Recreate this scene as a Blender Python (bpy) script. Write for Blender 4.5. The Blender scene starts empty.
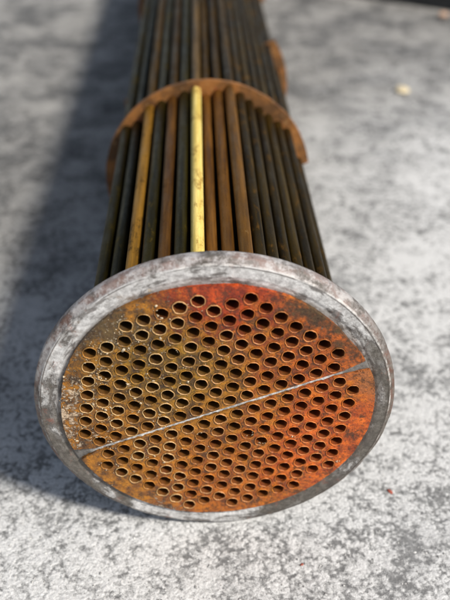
import bpy, bmesh, math, random
from mathutils import Vector, noise, Matrix
random.seed(7)
S = bpy.context.scene
C = S.collection
rad = math.radians

# ------------------------------------------------------------------ camera
cam = bpy.data.cameras.new('camera'); co = bpy.data.objects.new('camera', cam); C.objects.link(co)
co.location = (-0.0080, -0.4678, 0.6056)
yaw, pitch = -0.0334, 0.6310
fwd = Vector((-math.sin(yaw)*math.cos(pitch), math.cos(yaw)*math.cos(pitch), -math.sin(pitch)))
co.rotation_euler = fwd.to_track_quat('-Z', 'Y').to_euler()
cam.sensor_fit = 'VERTICAL'; cam.sensor_height = 36.0; cam.lens = 776.44/600*36
cam.clip_start = 0.02; cam.clip_end = 200
cam.dof.use_dof = True; cam.dof.focus_distance = 0.635; cam.dof.aperture_fstop = 4.0
S.camera = co

# ------------------------------------------------------------------ light
to_sun = Vector((0.80, -0.62, 1.0)).normalized()
w = bpy.data.worlds.new('World'); S.world = w; w.use_nodes = True
nt = w.node_tree; nt.nodes.clear()
sky = nt.nodes.new('ShaderNodeTexSky'); sky.sky_type = 'NISHITA'; sky.sun_disc = False
sky.sun_elevation = math.asin(to_sun.z); sky.sun_rotation = math.atan2(to_sun.x, to_sun.y)
bg = nt.nodes.new('ShaderNodeBackground'); bg.inputs[1].default_value = 0.085
wo = nt.nodes.new('ShaderNodeOutputWorld')
hz = nt.nodes.new('ShaderNodeHueSaturation'); hz.inputs['Saturation'].default_value = 0.68     # hazy, paler sky all round
nt.links.new(sky.outputs[0], hz.inputs['Color']); nt.links.new(hz.outputs[0], bg.inputs[0]); nt.links.new(bg.outputs[0], wo.inputs[0])
sl = bpy.data.lights.new('sun', 'SUN'); sl.energy = 4.2; sl.angle = rad(9); sl.color = (1.0, 0.95, 0.87)
so = bpy.data.objects.new('sun', sl); C.objects.link(so); so.location = (2, -2, 3)
so.rotation_euler = (-to_sun).to_track_quat('-Z', 'Y').to_euler()
S.view_settings.view_transform = 'Standard'; S.view_settings.look = 'None'
S.view_settings.exposure = 0.35; S.view_settings.gamma = 1.0; S.view_settings.use_curve_mapping = False
S.render.engine = 'CYCLES'; S.render.resolution_x = 768; S.render.resolution_y = 1024

# ------------------------------------------------------------------ node helper
class G:
    def __init__(s, name):
        s.m = bpy.data.materials.new(name); s.m.use_nodes = True
        s.t = s.m.node_tree; s.b = s.t.nodes['Principled BSDF']
    def n(s, typ, **k):
        x = s.t.nodes.new(typ)
        for a, v in k.items(): setattr(x, a, v)
        return x
    def put(s, sock, v):
        if isinstance(v, bpy.types.NodeSocket): s.t.links.new(v, sock)
        elif isinstance(v, tuple) and len(v) == 3 and sock.type == 'RGBA': sock.default_value = (*v, 1)
        else: sock.default_value = v
    def pos(s): return s.n('ShaderNodeNewGeometry').outputs['Position']
    def obj(s): return s.n('ShaderNodeTexCoord').outputs['Object']
    def rnd(s): return s.n('ShaderNodeObjectInfo').outputs['Random']
    def math(s, op, a, b=0.0, clamp=False):
        x = s.n('ShaderNodeMath', operation=op, use_clamp=clamp); s.put(x.inputs[0], a); s.put(x.inputs[1], b); return x.outputs[0]
    def vec(s, op, a, b=(0, 0, 0)):
        x = s.n('ShaderNodeVectorMath', operation=op); s.put(x.inputs[0], a); s.put(x.inputs[1], b)
        return x.outputs['Value'] if op in ('DISTANCE', 'LENGTH', 'DOT_PRODUCT') else x.outputs[0]
    def noise(s, v, scale, detail=4, rough=0.55, dist=0.0):
        x = s.n('ShaderNodeTexNoise'); s.put(x.inputs['Vector'], v); x.inputs['Scale'].default_value = scale
        x.inputs['Detail'].default_value = detail; x.inputs['Roughness'].default_value = rough; x.inputs['Distortion'].default_value = dist
        return x.outputs['Fac']
    def voro(s, v, scale, feature='F1', out='Distance'):
        x = s.n('ShaderNodeTexVoronoi', feature=feature); s.put(x.inputs['Vector'], v); x.inputs['Scale'].default_value = scale
        return x.outputs[out]
    def ss(s, v, lo, hi, a=0.0, b=1.0):
        x = s.n('ShaderNodeMapRange', interpolation_type='SMOOTHSTEP'); s.put(x.inputs['Value'], v)
        x.inputs['From Min'].default_value = lo; x.inputs['From Max'].default_value = hi
        x.inputs['To Min'].default_value = a; x.inputs['To Max'].default_value = b; return x.outputs[0]
    def mix(s, f, a, b, mode='MIX'):
        x = s.n('ShaderNodeMix', data_type='RGBA', blend_type=mode); s.put(x.inputs[0], f); s.put(x.inputs[6], a); s.put(x.inputs[7], b); return x.outputs[2]
    def bump(s, h, dist, strength=1.0, normal=None):
        x = s.n('ShaderNodeBump'); x.inputs['Strength'].default_value = strength; x.inputs['Distance'].default_value = dist
        s.put(x.inputs['Height'], h)
        if normal: s.put(x.inputs['Normal'], normal)
        return x.outputs[0]
    def out(s, col, rough=0.6, metal=0.0, normal=None, spec=0.5):
        s.put(s.b.inputs['Base Color'], col); s.put(s.b.inputs['Roughness'], rough); s.put(s.b.inputs['Metallic'], metal)
        s.b.inputs['Specular IOR Level'].default_value = spec
        if normal: s.put(s.b.inputs['Normal'], normal)
        return s.m

RF = 0.15                      # flange radius, also the height of its axis
def mat_concrete():
    g = G('worn_concrete'); p = g.pos()
    wv = g.n('ShaderNodeTexNoise'); g.put(wv.inputs['Vector'], p); wv.inputs['Scale'].default_value = 55; wv.inputs['Detail'].default_value = 5
    pw = g.vec('ADD', p, g.vec('MULTIPLY', g.vec('SUBTRACT', wv.outputs['Color'], (.5, .5, .5)), (.008, .008, .008)))
    big = g.noise(p, 2.1, 4, .6); mid = g.noise(p, 8, 7, .66); clus = g.noise(p, 24, 8, .72); fine = g.noise(p, 165, 7, .76); grit = g.noise(p, 420, 4, .75)
    lump = g.ss(g.voro(pw, 210), .10, .66, 1, 0); lump2 = g.ss(g.voro(pw, 95), .10, .70, 1, 0)
    h = g.math('ADD', g.math('MULTIPLY', fine, .95), g.math('ADD', g.math('MULTIPLY', lump, .20), g.math('MULTIPLY', lump2, .16)))
    h = g.math('ADD', h, g.math('MULTIPLY', grit, .22))
    # low ground between the grains holds dirt, more of it in ragged clusters
    level = g.math('SUBTRACT', h, g.math('ADD', g.math('MULTIPLY', clus, 1.1), g.math('MULTIPLY', mid, .60)))
    pit = g.ss(level, -.39, -.08, 1, 0)
    light = g.mix(g.ss(grit, .3, .7), (.50, .495, .485), (.82, .815, .80))
    dark = g.mix(g.ss(fine, .35, .65), (.06, .06, .06), (.21, .208, .202))
    c = g.mix(g.math('MULTIPLY', pit, .84), light, dark)
    c = g.mix(g.ss(mid, .50, .72, 0, .30), c, (.24, .242, .245))
    c = g.mix(g.ss(g.noise(p, 70, 3, .6), .66, .74, 0, .6), c, (.82, .815, .79))      # pale flecks of aggregate
    # brightness falloff toward back and left, painted into the slab colour with ragged dirt
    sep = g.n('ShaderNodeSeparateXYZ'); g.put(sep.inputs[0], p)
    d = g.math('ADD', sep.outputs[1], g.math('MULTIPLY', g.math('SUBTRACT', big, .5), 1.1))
    falloff = g.ss(g.math('SUBTRACT', d, g.math('MULTIPLY', sep.outputs[0], 1.05)), .10, .95)
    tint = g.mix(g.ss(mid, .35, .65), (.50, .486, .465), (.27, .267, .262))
    c = g.mix(falloff, c, g.mix(1.0, c, tint, 'MULTIPLY'))
    n = g.bump(h, .0024, .9)
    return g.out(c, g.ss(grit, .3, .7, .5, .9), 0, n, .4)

def rust_nodes(g, p):
    """rust colours of the tube plate, laid out as the stains lie on it"""
    n1 = g.noise(p, 24, 5, .6); n2 = g.noise(p, 110, 6, .65); n3 = g.noise(p, 420, 4, .6)
    wob = g.math('ADD', g.math('MULTIPLY', g.math('SUBTRACT', n1, .5), .08), g.math('MULTIPLY', g.math('SUBTRACT', n2, .5), .075))
    def blob(c, r0, r1):
        return g.ss(g.math('ADD', g.vec('DISTANCE', p, c), wob), r0, r1, 1.0, 0.0)
    col = g.mix(g.ss(n2, .3, .7), (.12, .040, .0025), (.46, .175, .008))        # ochre
    olive = g.mix(g.ss(n2, .35, .65), (.060, .028, .0022), (.32, .160, .008))
    col = g.mix(blob((-.045, 0, .20), .02, .085), col, olive)
    red = g.mix(g.ss(n2, .35, .7), (.17, .015, .002), (.58, .072, .005))
    col = g.mix(blob((.010, 0, .285), .025, .075), col, red)
    col = g.mix(g.math('MULTIPLY', blob((.085, 0, .225), .03, .085), .6), col, red)
    orange = g.mix(g.ss(n2, .3, .7), (.26, .034, .003), (.74, .150, .012))
    col = g.mix(blob((.10, 0, .115), .03, .10), col, orange)
    col = g.mix(g.math('MULTIPLY', blob((.02, 0, .05), .02, .11), .45), col, orange)
    brown = g.mix(g.ss(n3, .3, .7), (.045, .022, .008), (.10, .055, .018))
    col = g.mix(blob((.082, 0, .262), .012, .040), col, brown)    # bare brown margins
    col = g.mix(blob((.112, 0, .225), .006, .030), col, brown)
    col = g.mix(g.math('MULTIPLY', blob((.125, 0, .185), .003, .03), .8), col, (.34, .12, .035))
    col = g.mix(blob((-.088, 0, .250), .012, .040), col, g.mix(g.ss(n3, .3, .7), (.07, .040, .012), (.14, .085, .026)))
    return col, n1, n2, n3

def mat_plate():
    g = G('rusty_tube_plate'); p = g.pos()
    col, n1, n2, n3 = rust_nodes(g, p)
    wob = g.math('MULTIPLY', g.math('SUBTRACT', n1, .5), .09)
    left = g.ss(g.math('ADD', g.vec('DISTANCE', p, (-.168, 0, .155)), wob), .040, .095, 1, 0)
    left2 = g.ss(g.math('ADD', g.vec('DISTANCE', p, (-.075, 0, .225)), wob), .02, .09, .50, 0)
    left3 = g.ss(g.math('ADD', g.vec('DISTANCE', p, (-.06, 0, .02)), wob), .01, .05, .8, 0)
    spread = g.math('MAXIMUM', g.math('MAXIMUM', left, left2), left3)
    sp = g.noise(p, 210, 7, .78)
    scale = g.ss(g.math('ADD', sp, g.math('MULTIPLY', spread, .17)), .62, .70)
    col = g.mix(g.math('MULTIPLY', scale, .85), col, g.mix(n3, (.34, .20, .10), (.70, .60, .46)))
    dk = g.ss(g.noise(p, 75, 8, .78), .49, .62, 0, .82)
    col = g.mix(dk, col, (.042, .018, .006))
    dk2 = g.ss(g.noise(p, 240, 6, .78), .52, .62, 0, .7)
    col = g.mix(dk2, col, (.055, .022, .007))
    sparse = g.ss(g.noise(p, 330, 4, .7), .69, .75)
    col = g.mix(sparse, col, (.62, .44, .28))
    h = g.math('ADD', g.math('MULTIPLY', n2, .6), g.math('ADD', g.math('MULTIPLY', n3, .35), g.math('MULTIPLY', scale, .5)))
    return g.out(col, g.ss(n2, .3, .7, .22, .55), 0.0, g.bump(h, .0024, 1.0), .5)

def mat_rim():
    g = G('rolled_tube_end'); p = g.pos()
    col, n1, n2, n3 = rust_nodes(g, p)
    sx = g.n('ShaderNodeSeparateXYZ'); g.put(sx.inputs[0], p)
    pale = g.mix(g.ss(sx.outputs[0], -.07, .06), (.54, .36, .16), (.50, .18, .045))
    f = g.ss(g.math('ADD', g.noise(p, 230, 6, .8), g.math('MULTIPLY', g.rnd(), .25)), .48, .78, .10, .85)
    f = g.math('MULTIPLY', f, g.ss(g.rnd(), .25, .75, .25, 1.0))
    c = g.mix(f, g.mix(.25, col, (.36, .15, .022)), pale)
    c = g.mix(g.ss(g.noise(p, 120, 6, .8), .54, .66, 0, .8), c, (.06, .024, .008))
    return g.out(c, g.ss(n2, .3, .7, .3, .6), .1, g.bump(n3, .0008, .9))
def mat_bore():
    g = G('tube_bore'); p = g.pos()
    col, n1, n2, n3 = rust_nodes(g, p)
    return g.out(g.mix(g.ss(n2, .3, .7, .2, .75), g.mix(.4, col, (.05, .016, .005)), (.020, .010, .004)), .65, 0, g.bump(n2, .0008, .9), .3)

def mat_tube(name, a, b, spot, metal=.35, r0=.42, r1=.7, spotlo=.56, upto=None):
    g = G(name); p = g.obj()
    st = g.vec('MULTIPLY', p, (1, .05, 1)); st = g.vec('ADD', st, g.math('MULTIPLY', g.rnd(), 9.0))
    n1 = g.noise(st, 220, 4, .6)
    p2 = g.vec('ADD', g.vec('MULTIPLY', p, (1, .35, 1)), g.math('MULTIPLY', g.rnd(), 5.0))
    n2 = g.noise(p2, 75, 8, .76); n3 = g.noise(p, 700, 3, .6)
    c = g.mix(g.ss(n1, .3, .7), a, b)
    c = g.mix(g.ss(n2, spotlo, spotlo+.14, 0, .9), c, spot)
    if upto:                                           # own tint up to this length, dull brown beyond
        sy = g.n('ShaderNodeSeparateXYZ'); g.put(sy.inputs[0], p)
        c = g.mix(g.ss(sy.outputs[1], upto-.004, upto+.004), c, g.mix(g.ss(n1, .3, .7), (.032, .018, .0035), (.115, .060, .010)))
    hsv = g.n('ShaderNodeHueSaturation'); g.put(hsv.inputs['Color'], c); g.put(hsv.inputs['Value'], g.math('ADD', g.math('MULTIPLY', g.rnd(), .5), .75))
    return g.out(hsv.outputs[0], g.ss(n2, .3, .7, r0, r1), metal, g.bump(g.math('ADD', n2, g.math('MULTIPLY', n3, .4)), .0006, .6), .15)

def mat_flange():
    g = G('scraped_grey_steel'); p = g.pos()
    at = g.n('ShaderNodeAttribute', attribute_name='residue').outputs['Fac']
    edge = g.n('ShaderNodeAttribute', attribute_name='edge').outputs['Fac']
    q = g.vec('SUBTRACT', p, (0, 0, RF)); q = g.vec('MULTIPLY', q, (1, 0, 1)); rr = g.vec('LENGTH', q)
    un = g.vec('MULTIPLY', g.vec('NORMALIZE', q), (.14, 0, .14))
    def turned(k):
        cb = g.n('ShaderNodeCombineXYZ'); g.put(cb.inputs[1], g.math('MULTIPLY', rr, k)); return g.vec('ADD', un, cb.outputs[0])
    t2 = turned(2.6); t9 = turned(16.0)
    n1 = g.noise(t2, 22, 5, .55, .3); n2 = g.noise(p, 170, 8, .74); n3 = g.noise(p, 900, 4, .65); n4 = g.noise(t2, 48, 6, .6, .4); sc = g.noise(t9, 60, 5, .65)
    steel = g.mix(g.ss(n2, .3, .7), (.060, .052, .042), (.18, .162, .140))
    white = g.mix(g.ss(n2, .3, .7), (.33, .318, .308), (.76, .748, .735))
    # where the old gasket skin is left on: round the top and at the foot, little on the flanks
    keep = g.math('MAXIMUM', g.ss(g.vec('DISTANCE', p, (-.03, 0, .31)), .10, .25, 1, 0), g.ss(g.vec('DISTANCE', p, (-.02, 0, .0)), .03, .10, .95, 0))
    keep = g.math('MAXIMUM', keep, .12)
    f = g.math('ADD', g.math('MULTIPLY', at, .30), g.math('MULTIPLY', g.math('SUBTRACT', n1, .5), 1.9))
    f = g.math('ADD', f, g.math('MULTIPLY', keep, .58)); f = g.math('ADD', f, g.math('MULTIPLY', g.math('SUBTRACT', n2, .5), .35))
    c = g.mix(g.ss(f, .26, .72), steel, white)
    line = g.ss(g.math('ABSOLUTE', g.math('SUBTRACT', f, .44)), .0, .055, 1, 0)          # torn, dirty edge of the skin
    c = g.mix(g.math('MULTIPLY', line, .6), c, (.060, .045, .036))
    c = g.mix(g.ss(n4, .52, .62, 0, .75), c, g.mix(n2, (.04, .034, .03), (.13, .11, .095)))
    c = g.mix(g.ss(sc, .60, .70, 0, .35), c, (.10, .09, .08))                             # turning scratches
    c = g.mix(g.ss(g.noise(p, 36, 6, .7), .58, .70, 0, .5), c, (.20, .13, .07))
    c = g.mix(g.ss(g.noise(p, 60, 7, .75), .56, .66, 0, .55), c, (.28, .11, .075))
    lip = g.ss(rr, .1296, .1325, .75, 0)                                                  # darker band beside the plate
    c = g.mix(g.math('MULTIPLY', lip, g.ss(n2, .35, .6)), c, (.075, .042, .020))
    ec = g.mix(g.ss(g.noise(p, 80, 8, .78), .42, .58), g.mix(g.ss(n4, .4, .6), (.15, .065, .042), (.07, .055, .042)), g.mix(keep, (.12, .10, .078), (.42, .39, .38)))
    c = g.mix(g.math('MULTIPLY', edge, .85), c, ec)
    worn = g.math('MULTIPLY', g.ss(g.math('ABSOLUTE', g.math('SUBTRACT', rr, .1452)), .0002, .0010, 1, 0), g.ss(g.noise(p, 95, 7, .8), .46, .58))
    c = g.mix(g.math('MULTIPLY', worn, .85), c, (.56, .53, .50))                        # rubbed corner with its bright edge highlight painted in
    groove = g.math('MULTIPLY', g.ss(g.math('ABSOLUTE', g.math('SUBTRACT', rr, .1438)), .0001, .0009, 1, 0), g.ss(n1, .42, .55))
    c = g.mix(g.math('MULTIPLY', groove, .8), c, (.06, .045, .035))
    h = g.math('ADD', g.math('MULTIPLY', n2, .7), g.math('ADD', g.math('MULTIPLY', n3, .25), g.math('MULTIPLY', g.ss(f, .38, .62), .5)))
    return g.out(c, g.ss(n2, .3, .7, .36, .7), .2, g.bump(h, .0014, .9))

def mat_simple(name, a, b, sc, rough=.7, metal=0., bd=.001):
    g = G(name); p = g.pos(); n = g.noise(p, sc, 7, .68)
    return g.out(g.mix(g.ss(n, .32, .68), a, b), rough, metal, g.bump(n, bd, .8))
def mat_baffle():
    g = G('rusty_baffle_steel'); p = g.pos(); n1 = g.noise(p, 32, 6, .65); n2 = g.noise(p, 180, 6, .7)
    c = g.mix(g.ss(n1, .35, .65), (.085, .036, .008), (.30, .118, .024))
    c = g.mix(g.ss(n2, .56, .7, 0, .8), c, (.38, .22, .09)); c = g.mix(g.ss(g.noise(p, 55, 5, .6), .58, .7, 0, .8), c, (.27, .06, .02))
    return g.out(c, .65, .05, g.bump(n2, .001, .8))

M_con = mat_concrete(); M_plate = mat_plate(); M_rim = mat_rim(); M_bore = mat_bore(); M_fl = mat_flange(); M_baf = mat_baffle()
T_dark = mat_tube('tube_dark_patina', (.022, .0130, .0018), (.078, .045, .0050), (.20, .095, .014), .8, .40, .65, .54)
T_green = mat_tube('tube_green_black_patina', (.013, .0100, .0016), (.046, .034, .0040), (.13, .085, .010), .8, .40, .65, .55)
T_streak = mat_tube('tube_brown_pale_streaks', (.12, .054, .010), (.28, .125, .022), (.70, .48, .22), .75, .42, .7, .60, .425)
T_brown = mat_tube('tube_brown_patina', (.11, .045, .009), (.27, .115, .020), (.05, .026, .008), .75, .42, .7, .56, .425)
T_gold = mat_tube('tube_gold_brown_patina', (.20, .098, .012), (.42, .205, .024), (.07, .038, .009), .7, .42, .7, .50, .425)
T_yellow = mat_tube('tube_bright_brass', (.46, .33, .065), (.68, .53, .17), (.26, .15, .03), .0, .35, .6, .50, .425)

# ------------------------------------------------------------------ mesh helpers
def link(name, me, mat=None, parent=None, loc=(0, 0, 0)):
    o = bpy.data.objects.new(name, me); C.objects.link(o); o.location = loc
    if mat: me.materials.append(mat)
    if parent: o.parent = parent
    return o
def tag(o, label=None, cat=None, group=None, kind=None):
    for k, v in (('label', label), ('category', cat), ('group', group), ('kind', kind)):
        if v: o[k] = v
    return o
def from_bm(bm, name, smooth=False):
    bmesh.ops.recalc_face_normals(bm, faces=bm.faces)
    me = bpy.data.meshes.new(name); bm.to_mesh(me); bm.free()
    if smooth:
        for f in me.polygons: f.use_smooth = True
    return me
def circle(cx, cz, r, n=20): return [(cx+r*math.cos(2*math.pi*k/n), cz+r*math.sin(2*math.pi*k/n)) for k in range(n)]
def sheet(name, outline, holes, y0, y1, bevel=.0):
    """flat plate with round holes in the x-z plane, between y0 and y1"""
    cu = bpy.data.curves.new(name, 'CURVE'); cu.dimensions = '2D'; cu.fill_mode = 'BOTH'
    cu.extrude = (y1-y0)/2-bevel; cu.bevel_depth = bevel; cu.bevel_resolution = 1; cu.offset = -bevel
    for pts in [outline]+holes:
        s = cu.splines.new('POLY'); s.points.add(len(pts)-1); s.use_cyclic_u = True
        for q, (x, z) in zip(s.points, pts): q.co = (x, z, 0, 1)
    tmp = bpy.data.objects.new(name, cu); C.objects.link(tmp)
    dg = bpy.context.evaluated_depsgraph_get(); dg.update()
    me = bpy.data.meshes.new_from_object(tmp.evaluated_get(dg))
    bpy.data.objects.remove(tmp); bpy.data.curves.remove(cu)
    me.materials.clear()
    ym = (y0+y1)/2
    for v in me.vertices: v.co = (v.co.x, ym+v.co.z, v.co.y+RF)
    bm = bmesh.new(); bm.from_mesh(me); bmesh.ops.remove_doubles(bm, verts=bm.verts, dist=1e-6)
    bmesh.ops.recalc_face_normals(bm, faces=bm.faces); bm.to_mesh(me); bm.free()
    for f in me.polygons: f.use_smooth = False
    return me

# ------------------------------------------------------------------ ground
def ground():
    bm = bmesh.new()
    v = [bm.verts.new(c) for c in ((-40, -40, 0), (40, -40, 0), (40, 40, 0), (-40, 40, 0))]
    bm.faces.new(v)
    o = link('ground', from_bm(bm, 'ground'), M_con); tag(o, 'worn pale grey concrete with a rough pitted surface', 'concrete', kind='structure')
    return o
ground()

# ------------------------------------------------------------------ the tube bundle
TILT = rad(21.608); P = .014827; TR = .00575; TI = .00495; FACE = -.003; LEN = 1.93
ct, st_ = math.cos(TILT), math.sin(TILT)
def unt(x, z): return (ct*x-st_*z, st_*x+ct*z)          # from the tilted layout to the plate
rows_u = [(-4, 0), (-6, 3), (-6, 4), (-6, 5), (-6, 6), (-6, 7), (-6, 8), (-6, 9), (-5, 9)]
rows_l = [(0, 14), (0, 15), (1, 15), (2, 15), (3, 15), (4, 15), (5, 15), (6, 15), (9, 13)]
def lattice(o, rows):
    L = []
    for j, (a, b) in enumerate(rows):
        for i in range(a, b+1): L.append(((i, j), (o[0]+i*P-j*P*.5, o[1]-j*P*math.sqrt(3)/2)))
    return L
UP = lattice((.03082, .11165), rows_u); LO = lattice((-.10282, -.00768), rows_l)

hx = bpy.data.objects.new('heat_exchanger', None); C.objects.link(hx); hx.empty_display_size = .2
tag(hx, 'rusty heat exchanger tube bundle with round grey flange lying on concrete', 'heat exchanger')

inner = sorted([(93, .1281), (78, .1290), (64, .1292), (47, .1280), (35, .1279), (22, .1305), (14, .1325), (0, .1315), (-22, .1303), (-43, .1280), (-67, .1268), (-89, .1268), (-105, .1285), (-123, .1280), (-138, .1281), (-150, .1276), (-168, .1282), (171, .1268), (157, .1281), (141, .1293), (127, .1300), (112, .1290)])
def rin(deg):
    deg = (deg+180) % 360-180
    L = [(inner[-1][0]-360, inner[-1][1])]+inner+[(inner[0][0]+360, inner[0][1])]
    for (a, ra), (b, rb) in zip(L, L[1:]):
        if a <= deg <= b:
            t = (deg-a)/(b-a); t = t*t*(3-2*t); return ra+(rb-ra)*t+.0004*noise.noise((deg*.15, 3, 0))+.00025*noise.noise((deg*.6, 7, 0))
    return .128
def half_outline(upper):
    pts = []; n = 150
    for k in range(n+1):
        a = (math.pi*k/n) if upper else (math.pi+math.pi*k/n)
        r = rin(math.degrees(a+TILT)); x, z = r*math.cos(a), r*math.sin(a)
        edge = .0024 if upper else -.0011
        if abs(x) > .111: edge += (.0030 if upper else -.0036)*min(1, (abs(x)-.111)/.016)
        if (z < edge) if upper else (z > edge): continue
        pts.append((x, z))
    base = [(x, (.0024 if upper else -.0011)+.00008*noise.noise((x*90, 1 if upper else 5, 0))) for x in [(-.111+.222*k/40) for k in range(41)]]
    if not upper: base = base[::-1]
    return [unt(*q) for q in pts+base]
for upper, L, lab in ((True, UP, 'red and ochre rusted half with white scale'), (False, LO, 'orange rusted half below the partition groove')):
    holes = [circle(*unt(*c), TR+.00036, 20) for _, c in L]
    me = sheet('tube_plate', half_outline(upper), holes, FACE, .012)
    o = link('tube_plate', me, M_plate, hx); o['label'] = lab

# flange ring: a lathe with a hand-scraped, uneven front
def flange(yc, sgn, name, mat):
    prof = [(.1262, 0, 0), (.1275, 0, 0), (.129, 0, 0)]
    prof += [(.129+.0158*k/14, 0, 0) for k in range(1, 15)]
    prof += [(.1450, .0003, .5), (.1457, .0010, 1), (.1468, .0020, .9), (.1480, .0029, .9), (.1491, .0038, .9), (.1497, .0046, .95), (.1500, .0056, .8), (.1500, .0108, .8), (.1496, .0120, 1), (.1480, .0124, 1), (.1262, .0124, .3)]
    n = 420; bm = bmesh.new(); la = bm.verts.layers.float.new('residue'); lb = bm.verts.layers.float.new('edge')
    V = []
    for k in range(n):
        a = 2*math.pi*k/n; row = []
        for r, y, e in prof:
            q = Vector((r*math.cos(a), 0, r*math.sin(a)))
            nz = noise.fractal(q*38+Vector((4, 1, 0)), 1.0, 2.0, 4)
            ring = noise.noise((math.cos(a)*3.2, math.sin(a)*3.2, r*260))
            res = max(0., min(1., .55+.75*nz+.35*ring))
            # the gasket seat: a shallow turned recess next to the tube plate
            yy = y
            if e == 0:
                seat = max(0., min(1., (.1345-r)/.0015+.8*nz)); yy += .0009*seat-.0009*max(0, res-.45)
                res *= 1-.35*seat
            if e >= .7 and y < .0115:
                dent = noise.noise(q*55+Vector((9, 9, 9))); chip = noise.noise(q*170+Vector((2, 9, 9))); rr = r-.0008*max(0, dent)-.0009*max(0, chip-.15)
                yy += .0004*noise.noise(q*110)
            else: rr = r
            v = bm.verts.new((rr*math.cos(a), yc+sgn*yy, RF+rr*math.sin(a))); v[la] = res; v[lb] = e; row.append(v)
        V.append(row)
    m = len(prof)
    for k in range(n):
        A, B = V[k], V[(k+1) % n]
        for i in range(m): bm.faces.new((A[i], B[i], B[(i+1) % m], A[(i+1) % m]))
    return link(name, from_bm(bm, name, True), mat, hx)
fl = flange(0, 1, 'flange', M_fl)
fl['label'] = 'scraped grey flange ring'
rear = flange(LEN-.005, -1, 'flange', M_fl)
me = sheet('tube_plate', circle(0, 0, .1275, 96), [circle(*unt(*c), TR+.00006, 14) for _, c in UP+LO], LEN-.017, LEN-.002)
link('tube_plate', me, M_plate, hx)

# gasket strip in the partition groove
def strip():
    bm = bmesh.new(); n = 160; V = []
    for k in range(n+1):
        x = -.131+.262*k/n; w = max(0, (abs(x)-.111)/.018); row = []
        for j in range(9):
            z = -.0014-.0044*w+(.0041+.0079*w)*j/8
            q = Vector((x, z, 0)); h = .0024+.0010*noise.fractal(q*230, 1, 2, 4)-.0007*abs(j/4-1)**3
            h *= max(0., 1-.8*w)
            X, Z = unt(x, z); row.append(bm.verts.new((X, .0004-h, Z+RF)))
        X0, Z0 = unt(x, -.0014-.0044*w); X1, Z1 = unt(x, .0027+.0035*w)
        row.append(bm.verts.new((X1, .010, Z1+RF))); row.append(bm.verts.new((X0, .010, Z0+RF)))
        V.append(row)
    for A, B in zip(V, V[1:]):
        for i in range(11): bm.faces.new((A[i], B[i], B[(i+1) % 11], A[(i+1) % 11]))
    bm.faces.new(V[0]); bm.faces.new(V[-1])
    g = G('grey_gasket_strip'); p = g.pos(); n1 = g.noise(p, 60, 6, .7); n2 = g.noise(p, 260, 6, .7)
    c = g.mix(g.ss(n2, .3, .7), (.22, .21, .20), (.72, .71, .69)); c = g.mix(g.ss(n1, .52, .66, 0, .85), c, (.10, .085, .07))
    c = g.mix(g.ss(g.noise(p, 130, 5, .7), .60, .70, 0, .6), c, (.32, .13, .03))
    c = g.mix(g.ss(g.math('ADD', g.vec('DISTANCE', p, (0, 0, RF)), g.math('MULTIPLY', g.math('SUBTRACT', n1, .5), .05)), .095, .118, 0, .9), c, g.mix(n2, (.05, .045, .04), (.17, .155, .14)))
    o = link('partition_strip', from_bm(bm, 'partition_strip', True), g.out(c, .7, .1, g.bump(n2, .0008, .8)), hx)
    o['label'] = 'pale grey strip across the rusty tube plate'
strip()

# tubes: one shared mesh in three rim shapes
def tube_mesh(seed):
    rnd = random.Random(seed); n = 22; bm = bmesh.new()
    y0 = FACE-.0006
    prof = [(TR, LEN, 0), (TR, .012, 0), (TR, .05, 0)]
    prof = [(TR, LEN, 0), (TR, FACE+.0008, 0), (TR+.00014, y0+.0002, 1), (TR-.0001, y0-.0001, 1), (TI+.0003, y0, 1), (TI+.00005, y0+.0004, 1), (TI-.0001, y0+.0016, 2), (TI-.0001, y0+.012, 2), (TI-.0001, y0+.05, 2), (TI-.0001, LEN, 0)]
    V = []; ph = rnd.random()*10
    for k in range(n):
        a = 2*math.pi*k/n; row = []
        for i, (r, y, m) in enumerate(prof):
            wr = .00055*noise.noise((math.cos(a)*2.2+ph, math.sin(a)*2.2, seed)) if 1 < i < 6 else 0
            wy = .0008*noise.noise((math.cos(a)*1.3, math.sin(a)*1.3+ph, 3+seed)) if 1 < i < 6 else 0
            row.append(bm.verts.new(((r+wr)*math.cos(a), y+wy, (r+wr)*math.sin(a))))
        V.append(row)
    mi = [0, 1, 1, 1, 1, 2, 2, 2, 2, 0]
    for k in range(n):
        A, B = V[k], V[(k+1) % n]
        for i in range(len(prof)):
            j = (i+1) % len(prof); f = bm.faces.new((A[i], B[i], B[j], A[j])); f.material_index = mi[i]; f.smooth = True
    me = from_bm(bm, 'tube')
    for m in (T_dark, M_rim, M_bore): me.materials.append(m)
    return me
TM = [tube_mesh(s) for s in range(7)]
special = {(0, 0): T_yellow, (-1, 0): T_green, (-2, 0): T_brown, (-3, 0): T_green, (-4, 0): T_gold, (1, 1): T_brown, (2, 1): T_brown, (3, 1): T_streak,
           (-5, 1): T_green, (-6, 1): T_green, (4, 2): T_dark, (5, 3): T_dark, (6, 4): T_dark, (7, 5): T_dark, (8, 6): T_dark, (9, 7): T_dark}
tlab = {(0, 0): 'bright yellow brass tube on top', (-4, 0): 'gold brown tube', (-2, 0): 'brown tube', (3, 1): 'brown tube with worn pale streak'}
rt = random.Random(3)
for block, L in (('u', UP), ('l', LO)):
    for key, c in L:
        X, Z = unt(*c)
        o = link('tube', rt.choice(TM), None, hx, (X, rt.uniform(-.0002, .0002), Z+RF))
        m = special.get(key) if block == 'u' else None
        if m is None: m = rt.choice((T_dark, T_dark, T_green))
        o.material_slots[0].link = 'OBJECT'; o.material_slots[0].material = m
        if block == 'u' and key in tlab: o['label'] = tlab[key]
        o.rotation_euler = (0, 0, 0)

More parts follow.
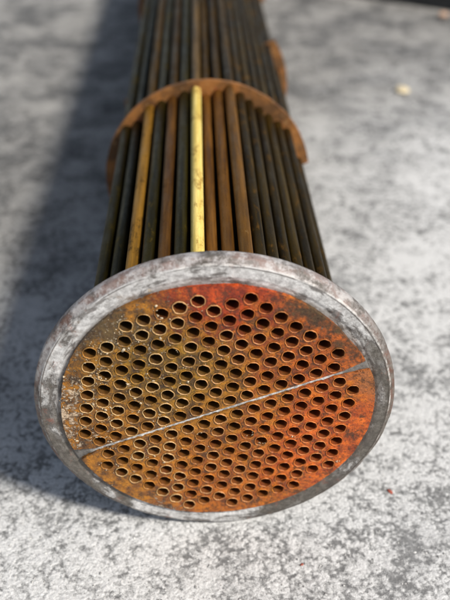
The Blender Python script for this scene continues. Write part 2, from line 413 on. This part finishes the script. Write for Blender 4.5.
# baffles: segments that alternate above and below
def baffle(yb, upper):
    cut = -.0269 if upper else .0282; r = .128 if upper else .131
    a0 = math.asin(cut/r)
    A = (a0, math.pi-a0) if upper else (math.pi-a0, 2*math.pi+a0)
    pts = []
    for k in range(121):
        a = A[0]+(A[1]-A[0])*k/120; rr = r-.0004*max(0, noise.noise((a*9, yb*30, 0)))
        pts.append(unt(rr*math.cos(a), rr*math.sin(a)))
    holes = [circle(*unt(*c), TR+.0002, 14) for _, c in UP+LO if (c[1] > cut) == upper]
    o = link('baffle', sheet('baffle', pts, holes, yb, yb+.006), M_baf, hx)
    return o
for k, yb in enumerate((.415, .73, 1.14, 1.50)):
    b = baffle(yb, k % 2 == 0)

# mineral crumbs stuck round the tube ends
def crumb(bm, c, s, rnd, flat=1.0):
    mt = Matrix.Translation(c) @ Matrix.Rotation(rnd.uniform(0, 6.3), 4, Vector((rnd.gauss(0, 1), rnd.gauss(0, 1), rnd.gauss(0, 1))).normalized()) @ Matrix.Diagonal((s*rnd.uniform(.6, 1.4), s*rnd.uniform(.6, 1.3), s*rnd.uniform(.5, 1)*flat, 1))
    r = bmesh.ops.create_icosphere(bm, subdivisions=1, radius=1, matrix=mt)
    for v in r['verts']:
        v.co += Vector((rnd.gauss(0, 1), rnd.gauss(0, 1), rnd.gauss(0, 1)))*s*.3; v.co.y = c.y+(v.co.y-c.y)*.45
def crumbs():
    rnd = random.Random(21); bm = bmesh.new(); H = [unt(*c) for _, c in UP+LO]
    cnt = 0
    while cnt < 520:
        x, z = rnd.uniform(-.13, .06), rnd.uniform(-.12, .12)
        d = math.hypot(x+.10, (z-.03)*.8)
        if rnd.random() > math.exp(-(d/.06)**2): continue
        if math.hypot(x, z) > .128: continue
        if noise.noise((x*60, z*60, 4)) < .05: continue
        near = min(math.hypot(x-a, z-b) for a, b in H)
        if near < .0056 or near > .0085 and rnd.random() < .6: continue
        s = rnd.uniform(.00015, .00062)
        if rnd.random() < .12: s *= 2.2
        crumb(bm, Vector((x, FACE-(.0006 if near < .0064 else 0)-s*.3, z+RF)), s, rnd); cnt += 1
    for (x, z, k) in ((-.0475, .126, 7), (-.0315, .098, 6), (-.085, .072, 9), (.055, -.018, 5), (.067, -.03, 5), (.105, -.062, 5)):
        for _ in range(k):
            X, Z = x+rnd.gauss(0, .0016), z+rnd.gauss(0, .0016)
            if min(math.hypot(X-a, Z-b) for a, b in H) > .0053: crumb(bm, Vector((X, FACE-.0007, Z+RF)), rnd.uniform(.0003, .0008), rnd)
    for blk, key, k in (('u', (-2, 0), 9), ('u', (-1, 3), 8), ('u', (-5, 3), 7), ('l', (9, 2), 8), ('l', (10, 3), 7), ('u', (-4, 6), 6), ('l', (6, 1), 4)):
        c = dict(UP if blk == 'u' else LO)[key]; X, Z = unt(*c); a0 = rnd.uniform(0, 6.3)
        for _ in range(k):                                    # debris lodged in the mouth of a tube
            a = a0+rnd.gauss(0, .55); r = rnd.uniform(.0034, .0054)
            crumb(bm, Vector((X+r*math.cos(a), FACE+rnd.uniform(-.0004, .0016), Z+RF+r*math.sin(a))), rnd.uniform(.0004, .0010), rnd)
    o = link('mineral_scale', from_bm(bm, 'mineral_scale', True), mat_simple('white_scale', (.28, .18, .09), (.64, .54, .38), 420, .8, 0, .0004), hx)
    o['kind'] = 'stuff'
crumbs()

def rust_crust():
    rnd = random.Random(77); bm = bmesh.new(); H = [unt(*c) for _, c in UP+LO]; n = 0
    while n < 2600:
        a = rnd.uniform(0, 6.283); r = .1265*math.sqrt(rnd.random()); x, z = r*math.cos(a), r*math.sin(a)
        if noise.noise((x*45, z*45, 9)) < -.1: continue
        zt = -st_*x+ct*z
        if -.002 < zt < .0035 or min((x-p)**2+(z-q)**2 for p, q in H) < .00605**2: continue
        s = .00018+.0007*rnd.random()**2.5
        crumb(bm, Vector((x, FACE+s*.15, z+RF)), s, rnd, .8); n += 1
    o = link('rust_crust', from_bm(bm, 'rust_crust', True), M_plate, hx); o['kind'] = 'stuff'
rust_crust()

# ------------------------------------------------------------------ small things on the concrete
def grit():
    rnd = random.Random(5); bm = bmesh.new(); n = 0
    while n < 9000:
        x = rnd.uniform(-.45, .75); y = -.18+1.5*rnd.random()**2
        s = .0004+.0011*rnd.random()**3
        if x*x < .02 and y > -.01: continue
        V = [bm.verts.new((x+s*rnd.uniform(.6, 1.4)*dx, y+s*rnd.uniform(.6, 1.4)*dy, max(0, s*.35+s*dz*rnd.uniform(.4, .8)))) for dx, dy, dz in ((1, 0, 0), (0, 1, 0), (-1, 0, 0), (0, -1, 0), (.1, .1, 1))]
        for i in range(4): bm.faces.new((V[i], V[(i+1) % 4], V[4]))
        n += 1
    o = link('grit', from_bm(bm, 'grit'), mat_simple('concrete_grit', (.16, .155, .15), (.60, .59, .57), 60, .85))
    tag(o, 'fine loose grit scattered over the concrete', 'grit', kind='stuff')
grit()
def lump(name, loc, dims, mat, label, cat, seed, sub=3, rough=.35):
    bm = bmesh.new(); bmesh.ops.create_icosphere(bm, subdivisions=sub, radius=1)
    for v in bm.verts:
        d = noise.fractal(v.co*1.3+Vector((seed, 0, 0)), 1, 2, 3); v.co *= 1+rough*d
        v.co = Vector((v.co.x*dims[0], v.co.y*dims[1], v.co.z*dims[2]))
    zmin = min(v.co.z for v in bm.verts)
    for v in bm.verts: v.co.z -= zmin+.0002
    o = link(name, from_bm(bm, name, True), mat, None, loc); o.rotation_euler.z = seed
    return tag(o, label, cat)
lump('pebble', (.414, 1.084, 0), (.0150, .0135, .0055), mat_simple('pale_stone', (.52, .43, .27), (.72, .62, .42), 60, .7), 'pale yellow pebble alone on the concrete', 'pebble', 1.3)
lump('pebble', (.635, 1.60, 0), (.014, .012, .007), mat_simple('pink_stone', (.50, .30, .20), (.60, .40, .28), 60, .7), 'small pinkish brown pebble in front of the dark channel', 'pebble', 2.7)
lump('rust_flake', (.0755, -.046, 0), (.0013, .0019, .0005), mat_simple('brown_flake', (.20, .06, .04), (.34, .10, .07), 500, .8), 'tinier brown rust flake on the concrete in front of the flange', 'rust flake', 2.1, 2, .5)
lump('rust_flake', (.172, .034, 0), (.0022, .0032, .0007), mat_simple('red_flake', (.25, .05, .03), (.42, .10, .06), 500, .8), 'tiny red rust flake on the concrete beside the flange', 'rust flake', .6, 2, .5)

def channel():
    bm = bmesh.new(); prof = [(0, 0), (.10, 0), (.10, .006), (.007, .006), (.007, .084), (.10, .084), (.10, .09), (0, .09)]
    a = Vector((.474, 1.778, 0)); d = Vector((.193, -.122, 0)).normalized(); nrm = Vector((.122, .193, 0)).normalized()
    ends = []
    for t in (-.35, 1.6):
        ends.append([bm.verts.new(a+d*t+nrm*u+Vector((0, 0, v+.0005))) for u, v in prof])
    n = len(prof)
    for i in range(n): bm.faces.new((ends[0][i], ends[0][(i+1) % n], ends[1][(i+1) % n], ends[1][i]))
    bm.faces.new(ends[0]); bm.faces.new(ends[1])
    bmesh.ops.bevel(bm, geom=[e for e in bm.edges], offset=.0012, segments=1, affect='EDGES')
    o = link('steel_channel', from_bm(bm, 'steel_channel'), mat_simple('black_painted_steel', (.012, .013, .015), (.035, .036, .038), 40, .55, 0, .0006))
    tag(o, 'long black steel channel lying on the concrete', 'steel channel')
channel()
